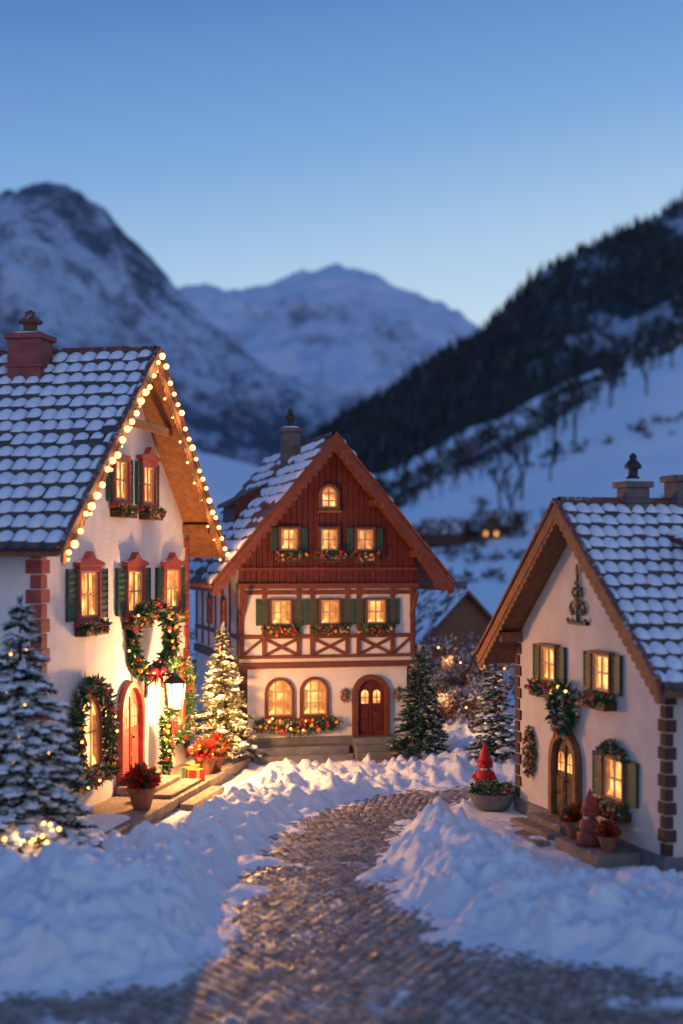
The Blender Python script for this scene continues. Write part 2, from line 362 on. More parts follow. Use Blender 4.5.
# ------------------------------------------------------------------ house class
def arch(cx,z0,w,h,n=12):
    r=w/2; rise=min(r,h*.45); zc=z0+h-rise
    return [(cx-r,z0),(cx+r,z0)]+[(cx+r*math.cos(pi*i/n),zc+rise*math.sin(pi*i/n)) for i in range(n+1)]
def rect(cx,z0,w,h): return [(cx-w/2,z0),(cx+w/2,z0),(cx+w/2,z0+h),(cx-w/2,z0+h)]
def snowpad(mb,x0,x1,y0,y1,z,h=.06,m=0):
    nx=max(4,int((x1-x0)/.12)); ny=max(4,int((y1-y0)/.12)); vs=[]
    for j in range(ny+1):
        for i in range(nx+1):
            e=min(i,nx-i,j,ny-j); hh=0 if e==0 else h*(.75 if e==1 else 1)*R.uniform(.7,1.2)
            jx=R.uniform(-.03,.03) if e==0 else 0; vs.append((x0+(x1-x0)*i/nx+jx*.5,y0+(y1-y0)*j/ny+jx*.5,z-.004+hh))
    mb.add(vs,[(j*(nx+1)+i,j*(nx+1)+i+1,(j+1)*(nx+1)+i+1,(j+1)*(nx+1)+i) for j in range(ny) for i in range(nx)],m)
class House:
    def __init__(s,name,fr):
        (ox,oy),th,w,d=FR[fr]; s.fr=fr; s.w=w; s.d=d; s.e=empty(name,(ox,oy,0),th); s.p={}
    def g(s,part,mats,**k):
        if part not in s.p: s.p[part]=(MB(),mats,k)
        return s.p[part][0]
    def done(s):
        for n,(mb,mats,k) in s.p.items(): mb.obj(n,mats,s.e,**k)
    def window(s,cx,cz,w,h,kind='rect',frame='red',shut=0,box=0,ped=False,pane='pane',nx=2,nz=2,y=0,sill=True,ft=.1):
        F=s.g('window_frames_'+frame,[frame],bevel=.012); z0=cz-h/2
        poly=(arch if kind=='arch' else rect)
        F.ring(poly(cx,z0-ft,w+2*ft,h+2*ft),poly(cx,z0,w,h),y-.15,y+.02)
        P=s.g('window_panes_'+pane,[pane]); P.prism(poly(cx,z0+.001,w-.002,h-.002),y-.028,y-.004)
        Mn=s.g('window_muntins',['cream'],bevel=.006)
        Mn.ring(poly(cx,z0+.004,w-.008,h-.008),poly(cx,z0+.055,w-.11,h-.11),y-.095,y-.03)
        for i in range(1,nx): xx=cx-w/2+w*i/nx; Mn.box(xx-.026,xx+.026,y-.085,y-.035,z0+.05,z0+h-.05)
        for i in range(1,nz): zz=z0+h*i/nz; Mn.box(cx-w/2+.05,cx+w/2-.05,y-.080,y-.036,zz-.024,zz+.024)
        Cu=s.g('curtains',['curtain'])
        if w>.6:
            for sg in (-1,1):
                xa=cx+sg*(w/2-.03); n=5
                for i in range(n):
                    x0=xa-sg*i*w*.04
                    Cu.box(min(x0,x0-sg*w*.036),max(x0,x0-sg*w*.036),y-.034-.004*(i%2),y-.0295,z0+.06+i*.035*h,z0+h*(.93 if kind=='rect' else .72))
        if ped:
            F.prism([(cx-w/2-ft*2,z0+h+ft),(cx+w/2+ft*2,z0+h+ft),(cx+w/2+ft*2,z0+h+ft+.1),(cx+w*.2,z0+h+ft+.2),(cx,z0+h+ft+.40),(cx-w*.2,z0+h+ft+.2),(cx-w/2-ft*2,z0+h+ft+.1)],y-.2,y-.003)
            snowpad(s.g('sill_snow',['snowcap'],smooth=True),cx-w/2-ft*1.9,cx+w/2+ft*1.9,y-.19,y-.01,z0+h+ft+.1,.05)
        if sill:
            F.box(cx-w/2-ft*1.6,cx+w/2+ft*1.6,y-.22,y-.004,z0-ft-.09,z0-ft-.004)
        if shut:
            G=s.g('shutters',['green'],bevel=.008)
            for sg in (-1,1):
                a=cx+sg*(w/2+ft+.03); b=a+sg*shut; a,b=min(a,b),max(a,b)
                G.box(a,b,y-.07,y-.01,z0-ft*.5,z0+h+ft*.5)
                G.box(a,a+.06,y-.10,y-.071,z0-ft*.5,z0+h+ft*.5); G.box(b-.06,b,y-.10,y-.071,z0-ft*.5,z0+h+ft*.5)
                k=7
                for i in range(k):
                    zz=z0+(h)*(i+.2)/k; G.box(a+.062,b-.062,y-.09,y-.072,zz,zz+h/k*.5)
        if box:
            B=s.g('flower_box_trays',['wood_dk'],bevel=.01); zb=z0-ft-.12
            B.box(cx-box/2,cx+box/2,y-.34,y-.008,zb-.22,zb)
            G=s.g('flower_box_plants',['leaf','berry','bulbs'],recalc=False)
            garland(G,[(cx-box/2,y-.24,zb+.02),(cx,y-.28,zb-.03),(cx+box/2,y-.24,zb+.02)],.17,int(420*box),int(22*box),snow=.12,br=.055,ln=.15)
    def door(s,cx,z0,w,h,leaf='red',frame='wood',pane='pane',arched=True,y=0,win=True):
        poly=arch if arched else rect
        F=s.g('door_frame',[frame],bevel=.015); F.ring(poly(cx,z0-.02,w+.36,h+.2),poly(cx,z0,w,h),y-.2,y+.02)
        D=s.g('door_leaf',[leaf],bevel=.01); D.prism(poly(cx,z0+.003,w-.006,h-.006),y-.06,y-.004)
        for sx in (-1,1):
            for a,b in ((.08,.26),(.30,.50)):
                D.box(cx+sx*w*.25-w*.17,cx+sx*w*.25+w*.17,y-.09,y-.061,z0+h*a,z0+h*b)
        D.box(cx-.03,cx+.03,y-.1,y-.062,z0+.02,z0+h*.9)
        P=s.g('door_panes',[pane])
        if win:
            for sx in (-1,1):
                P.prism(arch(cx+sx*w*.22,z0+h*.57,w*.27,h*.24,8),y-.075,y-.0615)
                D.box(cx+sx*w*.22-.015,cx+sx*w*.22+.015,y-.095,y-.0755,z0+h*.57,z0+h*.8)
                D.box(cx+sx*w*.22-w*.13,cx+sx*w*.22+w*.13,y-.094,y-.0757,z0+h*.67,z0+h*.683)
        K=s.g('door_knob',['metal'],smooth=True); K.sph((cx+w*.1,y-.14,z0+h*.46),.045,hi=True)
    def roof(s,xc,za,ov,ze,ovf,mat='tile',slab='wood',t=.22,tw=.36,th=.58,snowp=1.0,ovb=.6,full=.9):
        w=s.w; Sl=s.g('roof_deck',[slab]); a,b=-ov,w+ov
        Sl.prism([(xc,za),(a,ze),(a+.02,ze-t),(xc,za-t),(b-.02,ze-t),(b,ze)],-ovf,s.d+ovb)
        y0,y1=-ovf-.04,s.d+ovb; ct=s.g('roof_tiles',[mat],smooth=True,recalc=False); cs=s.g('roof_snow',['snowcap'],smooth=True,recalc=False)
        for side in (-1,1):
            run=(xc-a) if side<0 else (b-xc); L=math.hypot(run,za-ze); ca,sa=run/L,(za-ze)/L
            def P(s_,y,n): return (xc+side*(s_*ca+n*sa),min(max(y,y0),y1),za-s_*sa+n*ca)
            nr=int(round(L/th)); thh=L/nr; nc=int((y1-y0)/tw)+2
            for r in range(nr):
                for c in range(nc):
                    yb=y0+(c-(.5 if r%2 else 0))*tw
                    if yb+tw<y0+.05 or yb>y1-.05: continue
                    vs=[];jn=R.uniform(-.012,.012)
                    for ti in range(4):
                        tt=ti/3
                        for ai in range(6):
                            aa=ai/5; hump=1-(2*aa-1)**2
                            vs.append(P(r*thh+tt*thh*1.0+(tt>.9)*(.03+.10*hump),yb+aa*tw,.015+.075*tt+.05*hump*1.0+jn))
                    vs+= [P(r*thh+thh+(.02+.10*(1-(2*ai/5-1)**2)),yb+ai/5*tw,.0) for ai in range(6)]
                    fs=[(j*6+i,j*6+i+1,(j+1)*6+i+1,(j+1)*6+i) for j in range(4) for i in range(5)]
                    ct.add(vs,fs,0)
                    cov=float(vn(r*.30,c*.22,3+(side>0)))*.65+.35*R.random()
                    if cov<snowp:
                        t0=-.02; t1=min(.99,full+R.uniform(-.09,.09)); a0=R.uniform(-.04,.05);a1=R.uniform(.95,1.04); hh=R.uniform(.085,.13)
                        if cov>snowp-.14: t1*=R.uniform(.5,.85); a0+=.08; hh*=.8
                        vs=[]
                        for ti in range(7):
                            for ai in range(6):
                                tt=t0+(t1-t0)*ti/6; aa=a0+(a1-a0)*ai/5
                                sag=(1-(2*aa-1)**2)
                                edge=(math.sin(pi*(ti/6)**1.3)**.45*math.sin(pi*ai/5)**.4 if 0<ti<6 and 0<ai<5 else 0)
                                vs.append(P((r+tt+.16*sag*max(tt,0))*thh,yb+aa*tw,.015+.075*tt+.05*sag+jn-.006+hh*edge*R.uniform(.85,1.1)))
                        cs.add(vs,[(j*6+i,j*6+i+1,(j+1)*6+i+1,(j+1)*6+i) for j in range(6) for i in range(5)],0)
        rg=s.g('ridge_tiles',['ridge'],smooth=True)
        y=y0
        while y<y1:
            rg.tube([(xc,y,za+.04),(xc,y+.42,za+.06)],[.16,.135],10); y+=.4
    def barge(s,xc,za,ov,ze,ovf,hb=.3,mat='wood',scal=True,edge='ridge'):
        B=s.g('bargeboards_'+mat,[mat],bevel=.01); a,b=-ov,s.w+ov; y=-ovf-.05
        B.prism([(xc,za+.06),(a-.03,ze+.04),(a-.03,ze-hb),(xc,za-hb-.05),(b+.03,ze-hb),(b+.03,ze+.04)],y-.09,y)
        E=s.g('verge_trim',[edge],bevel=.01)
        E.prism([(xc,za+.17),(a-.06,ze+.14),(a-.06,ze+.045),(xc,za+.065),(b+.06,ze+.045),(b+.06,ze+.14)],y-.15,y-.01)
        if scal:
            for side in (-1,1):
                xe=a if side<0 else b; L=math.hypot(xe-xc,za-ze); n=int(L/.26)
                for i in range(n):
                    f=(i+.5)/n; x=xc+(xe-xc)*f; z=za-hb+(ze-za)*f-.02
                    B.prism([(x+.13*math.cos(t_),z+.13*math.sin(t_)-.02) for t_ in [k*2*pi/10 for k in range(10)]],y-.06,y-.01)
    def quoins(s,x0,side,z0,z1,mat='quoin',hh=.36,k=1):
        Q=s.g('corner_quoins',[mat],bevel=.02); z=z0;i=0
        while z<z1-.1:
            wd=(.52 if i%2 else .34)*k
            if side<0: Q.box(x0-.05,x0+wd,-.05,wd*.7,z,z+hh-.03)
            else: Q.box(x0-wd,x0+.05,-.05,wd*.7,z,z+hh-.03)
            z+=hh;i+=1
    def chimney(s,x,y,z0,z1,w,mat='chim',pot=True,cap='ridge'):
        C=s.g('chimney_'+mat,[mat],bevel=.02); C.box(x-w/2,x+w/2,y-w/2,y+w/2,z0,z1)
        C.box(x-w/2-.08,x+w/2+.08,y-w/2-.08,y+w/2+.08,z1+.003,z1+.16); C.box(x-w/2-.06,x+w/2+.06,y-w/2-.06,y+w/2+.06,z0+.9,z0+1.0)
        if pot:
            K=s.g('chimney_pot',[cap],smooth=True); K.lathe((x,y,z1+.16),[(w*.28,0),(w*.30,.1),(w*.2,.14),(w*.2,.3),(w*.36,.34),(w*.34,.42),(w*.2,.52),(w*.14,.56),(w*.16,.64),(.02,.72)],16)
        S=s.g('chimney_snow',['snowcap'],smooth=True); S.sph((x,y,z1+.17),1,0,hi=True,sc=(w*.55,w*.55,.07))
M['curtain']=emis('glowing_curtain_cloth',(.30,.075,.015),(.62,.22,.05),6,1.0)  # cloth emits by itself, standing in for room light shining through
# ================================================================== LEFT HOUSE
h=House('white_gabled_house','L'); w=h.w; xc=w/2; za,ze,ov,ovf=12.8,7.2,.95,.85
sl=(za-ze)/(xc+ov); ew=ze+ov*sl-.24
h.g('walls',['stucco']).prism([(0,-.6),(w,-.6),(w,ew),(xc,za-.24),(0,ew)],0,h.d)
h.roof(xc,za,ov,ze,ovf,'tile','wood',tw=.42,th=.60,snowp=.93,full=.84)
h.barge(xc,za,ov,ze,ovf,.34,'wood',True)
h.quoins(0,-1,.45,ew-.3); h.quoins(w,1,.45,ew-.3)
for cx in (3.1,6.85,10.45): h.window(cx,6.0,1.35,1.2,frame='red',shut=.62,box=1.7,ped=True,nx=2,nz=2,ft=.14)
for cx in (5.65,8.1): h.window(cx,9.15,1.05,1.1,frame='red',shut=.3,box=1.35,nx=2,nz=2,ft=.17,ped=(cx>7))
h.window(3.0,2.35,1.75,1.9,kind='arch',frame='red',pane='pane2',nx=3,nz=2,sill=True,ft=.12)
h.window(10.9,2.5,1.5,1.8,kind='arch',frame='red',pane='pane2',nx=2,nz=2,ft=.12)
h.door(6.45,.60,1.6,2.65,'red','red',pane='pane')
B=h.g('roof_beams',['wood'],bevel=.02)
for xx in (.5,xc,w-.5):
    zt=za-abs(xx-xc)*sl-.26; B.box(xx-.13,xx+.13,-ovf,.3,zt-.34,zt-.02)
B.box(xc-2.2,xc+2.2,-ovf+.12,-ovf+.3,za-2.2*sl-.5,za-2.2*sl-.28)
P=h.g('terrace',['stone'],bevel=.03); P.box(-1.0,w+.6,-1.9,-.01,-.4,.34)
P.box(5.3,7.7,-1.2,-.012,.343,.58); P.box(5.0,8.0,-1.75,-1.203,.344,.46)
for i in range(14): P.box(-1.02+i*1.01,-1.02+i*1.01+.97,-1.98,-1.85,.20,.40)
P.box(5.0,8.2,-2.4,-1.985,-.4,.22)
sp=h.g('terrace_snow',['snowcap'],smooth=True)
snowpad(sp,-.9,2.2,-1.6,-.1,.34,.10); snowpad(sp,11.6,w+.5,-1.7,-.1,.34,.09)
h.chimney(xc-.75,2.55,11.4,13.1,.98)
h.g('gutter',['metal'],smooth=True).tube([(-ov-.06,-ovf,ze-.02),(-ov-.06,h.d,ze-.02)],.07,8)
h.done()
mb=MB(); pts=[]
for side in (-1,1):
    xe=-ov if side<0 else w+ov; L=math.hypot(xe-xc,za-ze); n=int(L/.46); wire=[]
    for i in range(n+1):
        f=i/n; x=xc+(xe-xc)*f; z=za+(ze-za)*f-.1+.07*math.sin(i*1.7)+R.uniform(-.04,.04); y=-ovf-.2
        wire.append((x,y,z)); mb.sph((x,y-.05,z-.05),.075*R.uniform(.8,1.25),1,hi=True); pts.append((x,y-.1,z))
        if i%2==0 : mb.sph((x+.02,y+.12,z-.45-.05*math.sin(i)),.045,1)
    mb.tube(wire,.014,5,0)
o=mb.obj('string_lights',['metal','bulb'],loc=W('L',0,0),rz=FR['L'][1],smooth=True)
for i,p in enumerate(pts):
    if i%3==1: plight('bulb_glow',(p[0],p[1]-.1,p[2]-.25),20,parent=o)
wreath('L',7.35,-.42,4.55,.95,.95,.30,3600,46,name='christmas_wreath',bulbs=6,bw=.42,tilt=-.35)
def wgar(fr,cx,z0,w_,h_,r,n,nb,name='christmas_garland',bulbs=6,bott=True):
    pl=[(x-cx,0,z-z0) for x,z in arch(cx,z0,w_,h_,16)]
    mb=MB(); garland(mb,pl,r,n,nb,bott,bulbs=bulbs,br=.07,ln=.19)
    return mb.obj(name,['leaf','berry','bulbs'],loc=W(fr,cx,-.25,z0),rz=FR[fr][1],recalc=False)
wgar('L',3.0,1.2,2.3,2.45,.27,3000,50,'christmas_wreath',10)
wgar('L',10.9,1.35,1.95,2.3,.24,2200,34,'christmas_garland',10)
def lantern(name,loc,rz,s=1.0,power=900):
    e=empty(name,loc,rz); a=MB(); a.tube([(0,.92,.2*s),(0,.45,.55*s),(0,0,.62*s),(0,0,.5*s)],.028*s,8)
    a.box(-.09,.09,.84,.90,-.1*s,.42*s)
    a.lathe((0,0,0),[(.36*s,.34*s),(.30*s,.40*s),(.10*s,.56*s),(.04*s,.66*s)],4); a.lathe((0,0,0),[(.1*s,-.50*s),(.20*s,-.44*s),(.24*s,-.40*s),(.22*s,-.38*s)],4)
    for k in range(4):
        t=k*pi/2; a.tube([(.22*s*math.cos(t),.22*s*math.sin(t),-.40*s),(.31*s*math.cos(t),.31*s*math.sin(t),.34*s)],.022*s,5)
    a.obj('iron_frame',['metal'],e)
    g=MB(); g.lathe((0,0,0),[(.17*s,-.37*s),(.25*s,.32*s)],4); g.obj('glass',['lamp'],e)
    plight('lamp_light',(0,-.55,-.05),power,(1,.46,.15),.22,e); return e
lantern('wall_lantern',W('L',7.6,-1.05,2.95),FR['L'][1],1.0,2500)
mb=MB(); garland(mb,[(0,0,1.5),(0,-.08,.7),(0,0,0)],.22,1300,24,br=.07,bulbs=8); bow(mb,(0,-.25,1.5),.3)
mb.obj('christmas_garland',['leaf','berry','bulbs'],loc=W('L',8.3,-.55,.6),rz=FR['L'][1],recalc=False)
# ================================================================== MIDDLE HOUSE
h=House('half_timbered_house','M'); w=h.w; xc=w/2; za,ze,ov,ovf=11.05,6.05,1.05,1.0
sl=(za-ze)/(xc+ov); ew=ze+ov*sl-.22
h.g('walls',['stucco3']).prism([(0,-.6),(w,-.6),(w,ew),(xc,za-.24),(0,ew)],0,h.d)
h.roof(xc,za,ov,ze,ovf,'tile2','beam',tw=.34,th=.5,snowp=.66,full=.9)
h.barge(xc,za,ov,ze,ovf,.26,'beam',True,edge='beam')
B=h.g('timber_frame',['beam'],bevel=.012)
G=h.g('gable_boards',['wood_red'],bevel=.012); zb=6.12; x=-.02
while x<w+.02:
    x1=min(x+.2,w+.02); 
    def top(xx): return za-.26-abs(xx-xc)*sl
    lo=[(x,zb),(x1-.016,zb)]; hi=[(x1-.016,max(zb+.01,top(x1))),(x,max(zb+.01,top(x)))]
    if x<xc<x1: hi=[(x1-.016,top(x1)),(xc,top(xc)),(x,top(x))]
    G.prism(lo+hi,-.10+R.uniform(-.008,.008),-.004); x=x1
B.box(-.12,w+.12,-.22,-.006,5.92,6.11); B.box(-.06,w+.06,-.16,-.005,6.55,6.65)
B.box(-.10,w+.10,-.18,-.006,3.22,3.42); B.box(-.06,w+.06,-.13,-.005,3.55,3.66)
for xx in (.0,.78,1.98,2.45,3.7,4.1,5.32,w-.16): B.box(xx,xx+.15,-.09,-.004,3.663,5.917)
B.box(0,w,-.075,-.003,4.22,4.36); B.box(0,w,-.07,-.003,5.72,5.86)
for a,b in ((.93,1.98),(2.6,3.7),(4.25,5.32)):
    B.bar((a,3.68),(b,4.2),.11,.06,-.004); B.bar((a,4.2),(b,3.68),.11,.055,-.004)
for a,b in ((.15,.78),(5.47,w-.16)): B.bar((a,3.7),(b,4.2),.1,.06,-.004)
for yy in [i*1.45 for i in range(7)]:
    B.box(-.06,-.003,yy+.05,yy+.2,3.67,6.1); B.box(w+.003,w+.06,yy+.05,yy+.2,3.67,6.1)
B.box(-.07,-.004,0,h.d,4.22,4.36); B.box(-.12,-.004,0,h.d,3.3,3.6); B.box(w+.004,w+.12,0,h.d,3.3,3.6)
SW=h.g('side_windows',['pane']); SF=h.g('side_window_frames',['beam'],bevel=.01)
for yy in (2.4,5.3):
    for zz in (1.7,4.6):
        SW.box(-.03,-.004,yy,yy+.7,zz,zz+.85)
        for a,b,c,d in ((yy-.08,yy,zz-.08,zz+.93),(yy+.7,yy+.78,zz-.08,zz+.93),(yy,yy+.7,zz-.08,zz),(yy,yy+.7,zz+.85,zz+.93),(yy+.33,yy+.37,zz,zz+.85),(yy,yy+.329,zz+.4,zz+.44)): SF.box(-.09,-.005,a,b,c,d)
for cx in (1.42,3.13,4.78): h.window(cx,5.12,.68,.82,frame='beam',shut=.42,box=1.15,nx=2,nz=2,ft=.07,y=-.01)
for cx in (1.68,3.08,4.36): h.window(cx,7.6,.62,.72,frame='beam',shut=.0 if cx==3.08 else .22,box=.9,nx=2,nz=2,ft=.08,y=-.10)
h.window(3.08,9.05,.55,.72,kind='arch',frame='wood',nx=2,nz=3,ft=.09,y=-.10)
for cx in (1.38,2.6): h.window(cx,2.22,.84,1.2,kind='arch',frame='beam',nx=3,nz=3,ft=.09,pane='pane')
h.door(4.6,.87,.95,1.9,'wood_red','beam',pane='pane')
fb=h.g('window_garland',['leaf','berry','bulbs'],recalc=False)
garland(fb,[(.55,-.3,1.35),(1.9,-.38,1.22),(3.3,-.3,1.35)],.26,1900,60,br=.07,bulbs=5)
for cx in (3.68,5.6):
    garland(fb,circ(cx,-.1,2.25,.12,.2,10),.08,160,10,True,br=.04,ln=.1)
P=h.g('plinth',['plinth'],bevel=.02); P.box(-.08,w+.08,-.09,h.d,-.5,.86)
P.box(.4,3.65,-.75,-.095,-.4,.62); P.box(.3,3.75,-.95,-.753,-.4,.36)
for i in range(4): P.box(3.85-.05*i,5.45+.05*i,-.45-.32*(i+1)+.003,-.45-.32*i if i else -.095,-.4,.84-.2*i)
S=h.g('quoins_trim',['quoin2'],bevel=.02); S.box(-.03,.28,-.03,.02,.86,3.2); S.box(w-.28,w+.03,-.03,.02,.86,3.2)
B2=h.g('roof_beams',['beam'],bevel=.02)
for xx in (.15,xc,w-.15,1.6,w-1.6):
    zt=za-abs(xx-xc)*sl-.24; B2.box(xx-.09,xx+.09,-ovf+.02,.2,zt-.26,zt-.02)
for xx in (.12,w-.12): 
    B2.add([(xx-.06,-.02,4.9),(xx+.06,-.02,4.9),(xx+.06,-.8,5.75),(xx-.06,-.8,5.75),(xx-.06,-.02,5.1),(xx+.06,-.02,5.1),(xx+.06,-.62,5.75),(xx-.06,-.62,5.75)],[(0,1,2,3),(4,5,6,7),(0,3,7,4),(1,2,6,5)])
h.chimney(xc-.55,3.4,9.4,11.55,.62,'chimg',True,'metal')
D=h.g('dormer',['beam'],bevel=.02)
dx=1.1; dz=za-(xc-dx)*sl
D.prism([(dx-.5,dz-.5),(dx+.9,dz-.4),(dx+1.05,dz+1.25),(dx-.7,dz+.35),(dx-.7,dz+.22),(dx-.45,dz+.30)],4.2,6.6)
h.done()
# ================================================================== RIGHT HOUSE
h=House('cream_cottage','R'); w=h.w; xc=w/2; za,ze,ov,ovf=8.25,4.22,1.0,.62
sl=(za-ze)/(xc+ov); ew=ze+ov*sl-.24
h.g('walls',['stucco2']).prism([(0,-.6),(w,-.6),(w,ew),(xc,za-.24),(0,ew)],0,h.d)
h.g('plinth',['plinth'],bevel=.02).box(-.06,w+.06,-.07,h.d,-.5,.42)
h.roof(xc,za,ov,ze,ovf,'tile','wood',tw=.36,th=.46,snowp=.95,full=.86)
h.barge(xc,za,ov,ze,ovf,.26,'wood',True)
h.quoins(w,1,.45,ew-.2,'quoin2',.3,.62); h.quoins(0,-1,.45,ew-.2,'quoin2',.3,.62)
for cx in (2.25,5.3): h.window(cx,4.22,.92,.86,frame='wood',shut=.4,box=1.35,nx=2,nz=2,ft=.08)
h.window(5.95,1.8,1.0,.95,frame='wood',shut=.5,box=1.5,nx=2,nz=2,ft=.08)
h.door(3.3,.44,1.25,2.0,'wood_dk','wood',pane='pane')
g=h.g('facade_ornaments',['leaf','berry','bulbs'],recalc=False)
garland(g,circ(1.05,-.08,1.75,.28,.55,16),.10,350,40,True,br=.05,ln=.12,snow=.1,cols=((.35,.08,.04),(.4,.2,.08)))
garland(g,[(1.05,-.08,1.3),(1.05,-.08,2.4)],.12,250,30,br=.05,ln=.12,cols=((.35,.08,.04),(.4,.2,.08)))
garland(g,[(5.35,-.15,2.35),(5.95,-.18,2.62),(6.55,-.15,2.35)],.13,500,16,br=.05,ln=.14)
O=h.g('gable_emblem',['green'],smooth=True); O2=h.g('gable_emblem_gilding',['gold'],smooth=True); ex,ez=3.95,5.35
O.tube([(ex,-.06,ez),(ex,-.06,ez+1.25)],[.05,.035],8); O.tube([(ex-.55,-.05,ez),(ex+.55,-.05,ez)],.05,8)
for sg in (-1,1):
    for zc,rr_ in ((ez+.30,.26),(ez+.72,.17)):
        O.tube([(ex+sg*(rr_*1.02+ (rr_*(1-k*.055))*math.cos(pi-k*.42)),-.06,zc+rr_*(1-k*.055)*math.sin(pi-k*.42)) for k in range(15)],[.042-.0015*k for k in range(15)],6)
    O2.sph((ex+sg*.27,-.09,ez+.3),.07,hi=True); O2.sph((ex+sg*.5,-.09,ez+.07),.05,hi=True)
O2.sph((ex,-.10,ez+.5),.11,hi=True,sc=(1,.6,1.4)); O2.sph((ex,-.08,ez+1.3),.09,hi=True,sc=(.7,.5,1.7)); O2.sph((ex,-.09,ez+.98),.065,hi=True)
P=h.g('steps',['stone'],bevel=.03)
P.box(2.3,4.3,-.7,-.075,-.4,.42); P.box(2.1,4.5,-1.1,-.703,-.4,.28); P.box(1.9,4.7,-1.5,-1.103,-.4,.15)
P.box(5.0,7.3,-1.15,-.078,-.4,.33)
B=h.g('roof_beams',['wood'],bevel=.02)
for xx in (.3,xc,w-.3):
    zt=za-abs(xx-xc)*sl-.26; B.box(xx-.1,xx+.1,-ovf,.3,zt-.28,zt-.02)
h.chimney(xc,1.35,7.4,8.68,.6,'chimg',True,'metal'); h.chimney(xc,2.75,7.4,8.85,.72,'chimg',False)
D=h.g('dormer_walls',['beam'],bevel=.02); dx=xc+2.3; dz=za-(dx-xc)*sl
D.prism([(dx-1.2,dz-.4),(dx+.75,dz-.7),(dx+.75,dz+.55),(dx-1.0,dz+.62)],1.9,3.6)
D.prism([(dx-1.3,dz+.98),(dx+.95,dz+.52),(dx+.95,dz+.64),(dx-1.3,dz+1.10)],1.65,3.85)
D2=h.g('dormer_pane',['pane']); D2.box(dx+.752,dx+.77,2.3,3.3,dz-.45,dz+.3)
D3=h.g('dormer_snow',['snowcap'],smooth=True)
for i in range(6):
    for j in range(5):
        x=dx-1.2+i*.36; D3.sph((x+.15,1.85+j*.46,dz+1.10-(i*.36)*.205-.02),.24,0,hi=True,sc=(.8,.95,.35))
h.done()
wreath('R',3.45,-.25,3.2,.42,.5,.17,1100,30,bulbs=4,bw=.25)
# ================================================================== trees
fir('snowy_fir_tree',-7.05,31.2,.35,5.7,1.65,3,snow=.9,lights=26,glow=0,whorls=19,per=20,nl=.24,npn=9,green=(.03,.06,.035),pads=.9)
fir('fairy_light_fir_tree',-3.85,46.2,.30,4.5,1.05,4,snow=.5,lights=130,glow=9,whorls=17,per=17,green=(.085,.09,.03),nl=.19,npn=9,gp=42,pads=.15)  # needle colour warmed to carry part of the golden fairy-light glow
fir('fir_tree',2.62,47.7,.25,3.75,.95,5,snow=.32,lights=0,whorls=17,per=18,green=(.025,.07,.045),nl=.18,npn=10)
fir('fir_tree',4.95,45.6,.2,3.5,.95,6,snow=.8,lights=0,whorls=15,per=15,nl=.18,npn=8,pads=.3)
mb=MB()
fl=empty('fairy_light_cluster',(-6.6,30.2,h1(-6.6,30.2)))
for i in range(16): mb.sph((R.uniform(-.9,.7),R.uniform(-.5,.4),R.uniform(.12,.75)),.05,0)
mb.obj('bulbs',['bulbs'],fl,smooth=True); plight('glow',(0,-.3,.5),34,parent=fl); plight('glow',(-.8,-.2,.6),20,parent=fl)
def shrub(x,y,r,hgt,n=1800,snow=.6,name='snowy_shrub',base=(.13,.07,.04),bulbs=0):
    z=h1(x,y); mb=MB(); rr=rng
    for i in range(14):
        a=rr.uniform(0,2*pi); mb.tube([(0,0,-.2),(math.cos(a)*r*.5,math.sin(a)*r*.5,hgt*.5),(math.cos(a)*r*.8,math.sin(a)*r*.8,hgt*rr.uniform(.7,1))],[.04,.025,.008],4,0,(.05,.03,.02))
    cl=[(rr.uniform(-.7,.7)*r,rr.uniform(-.7,.7)*r,hgt*rr.uniform(.25,.9),rr.uniform(.2,.42)*r) for _ in range(22)]
    for cx,cy,cz,cr in cl:
        k=n//22; D=rr.normal(size=(k,3)); D/=np.linalg.norm(D,axis=1)[:,None]
        C=np.array([cx,cy,cz])+D*cr*rr.uniform(.3,1,(k,1)); cb=np.tile(base,(k,1))*rr.uniform(.5,1.5,(k,1)); ct=cb*1.5
        q=(D[:,2]>-.2)&(rr.random(k)<snow); ct[q]=[.75,.78,.84]; cb[q&(rr.random(k)<.5)]=[.6,.63,.7]
        mb.needles(C,D+.5*rr.normal(size=(k,3)),.2,.035,cb,ct)
    for i in range(bulbs): mb.sph((rr.uniform(-.8,.8)*r,-r*rr.uniform(.4,.8),hgt*rr.uniform(.2,.9)),.04,1)
    return mb.obj(name,['leaf','bulbs'],loc=(x,y,z),recalc=False)
for x,y,r,hg,bb in ((4.3,58,1.6,3.2,7),(6.6,60,1.8,3.2,6),(8.6,57,1.5,2.6,3),(5.3,53,1.1,1.8,5),(3.9,55,1.0,2.0,4),(10.8,62,2,3.4,0),(-6.6,62,2,4,0)):
    o=shrub(x,y,r,hg,bulbs=bb)
    if bb>3: plight('shrub_glow',(0,-r-.3,hg*.5),45,parent=o)
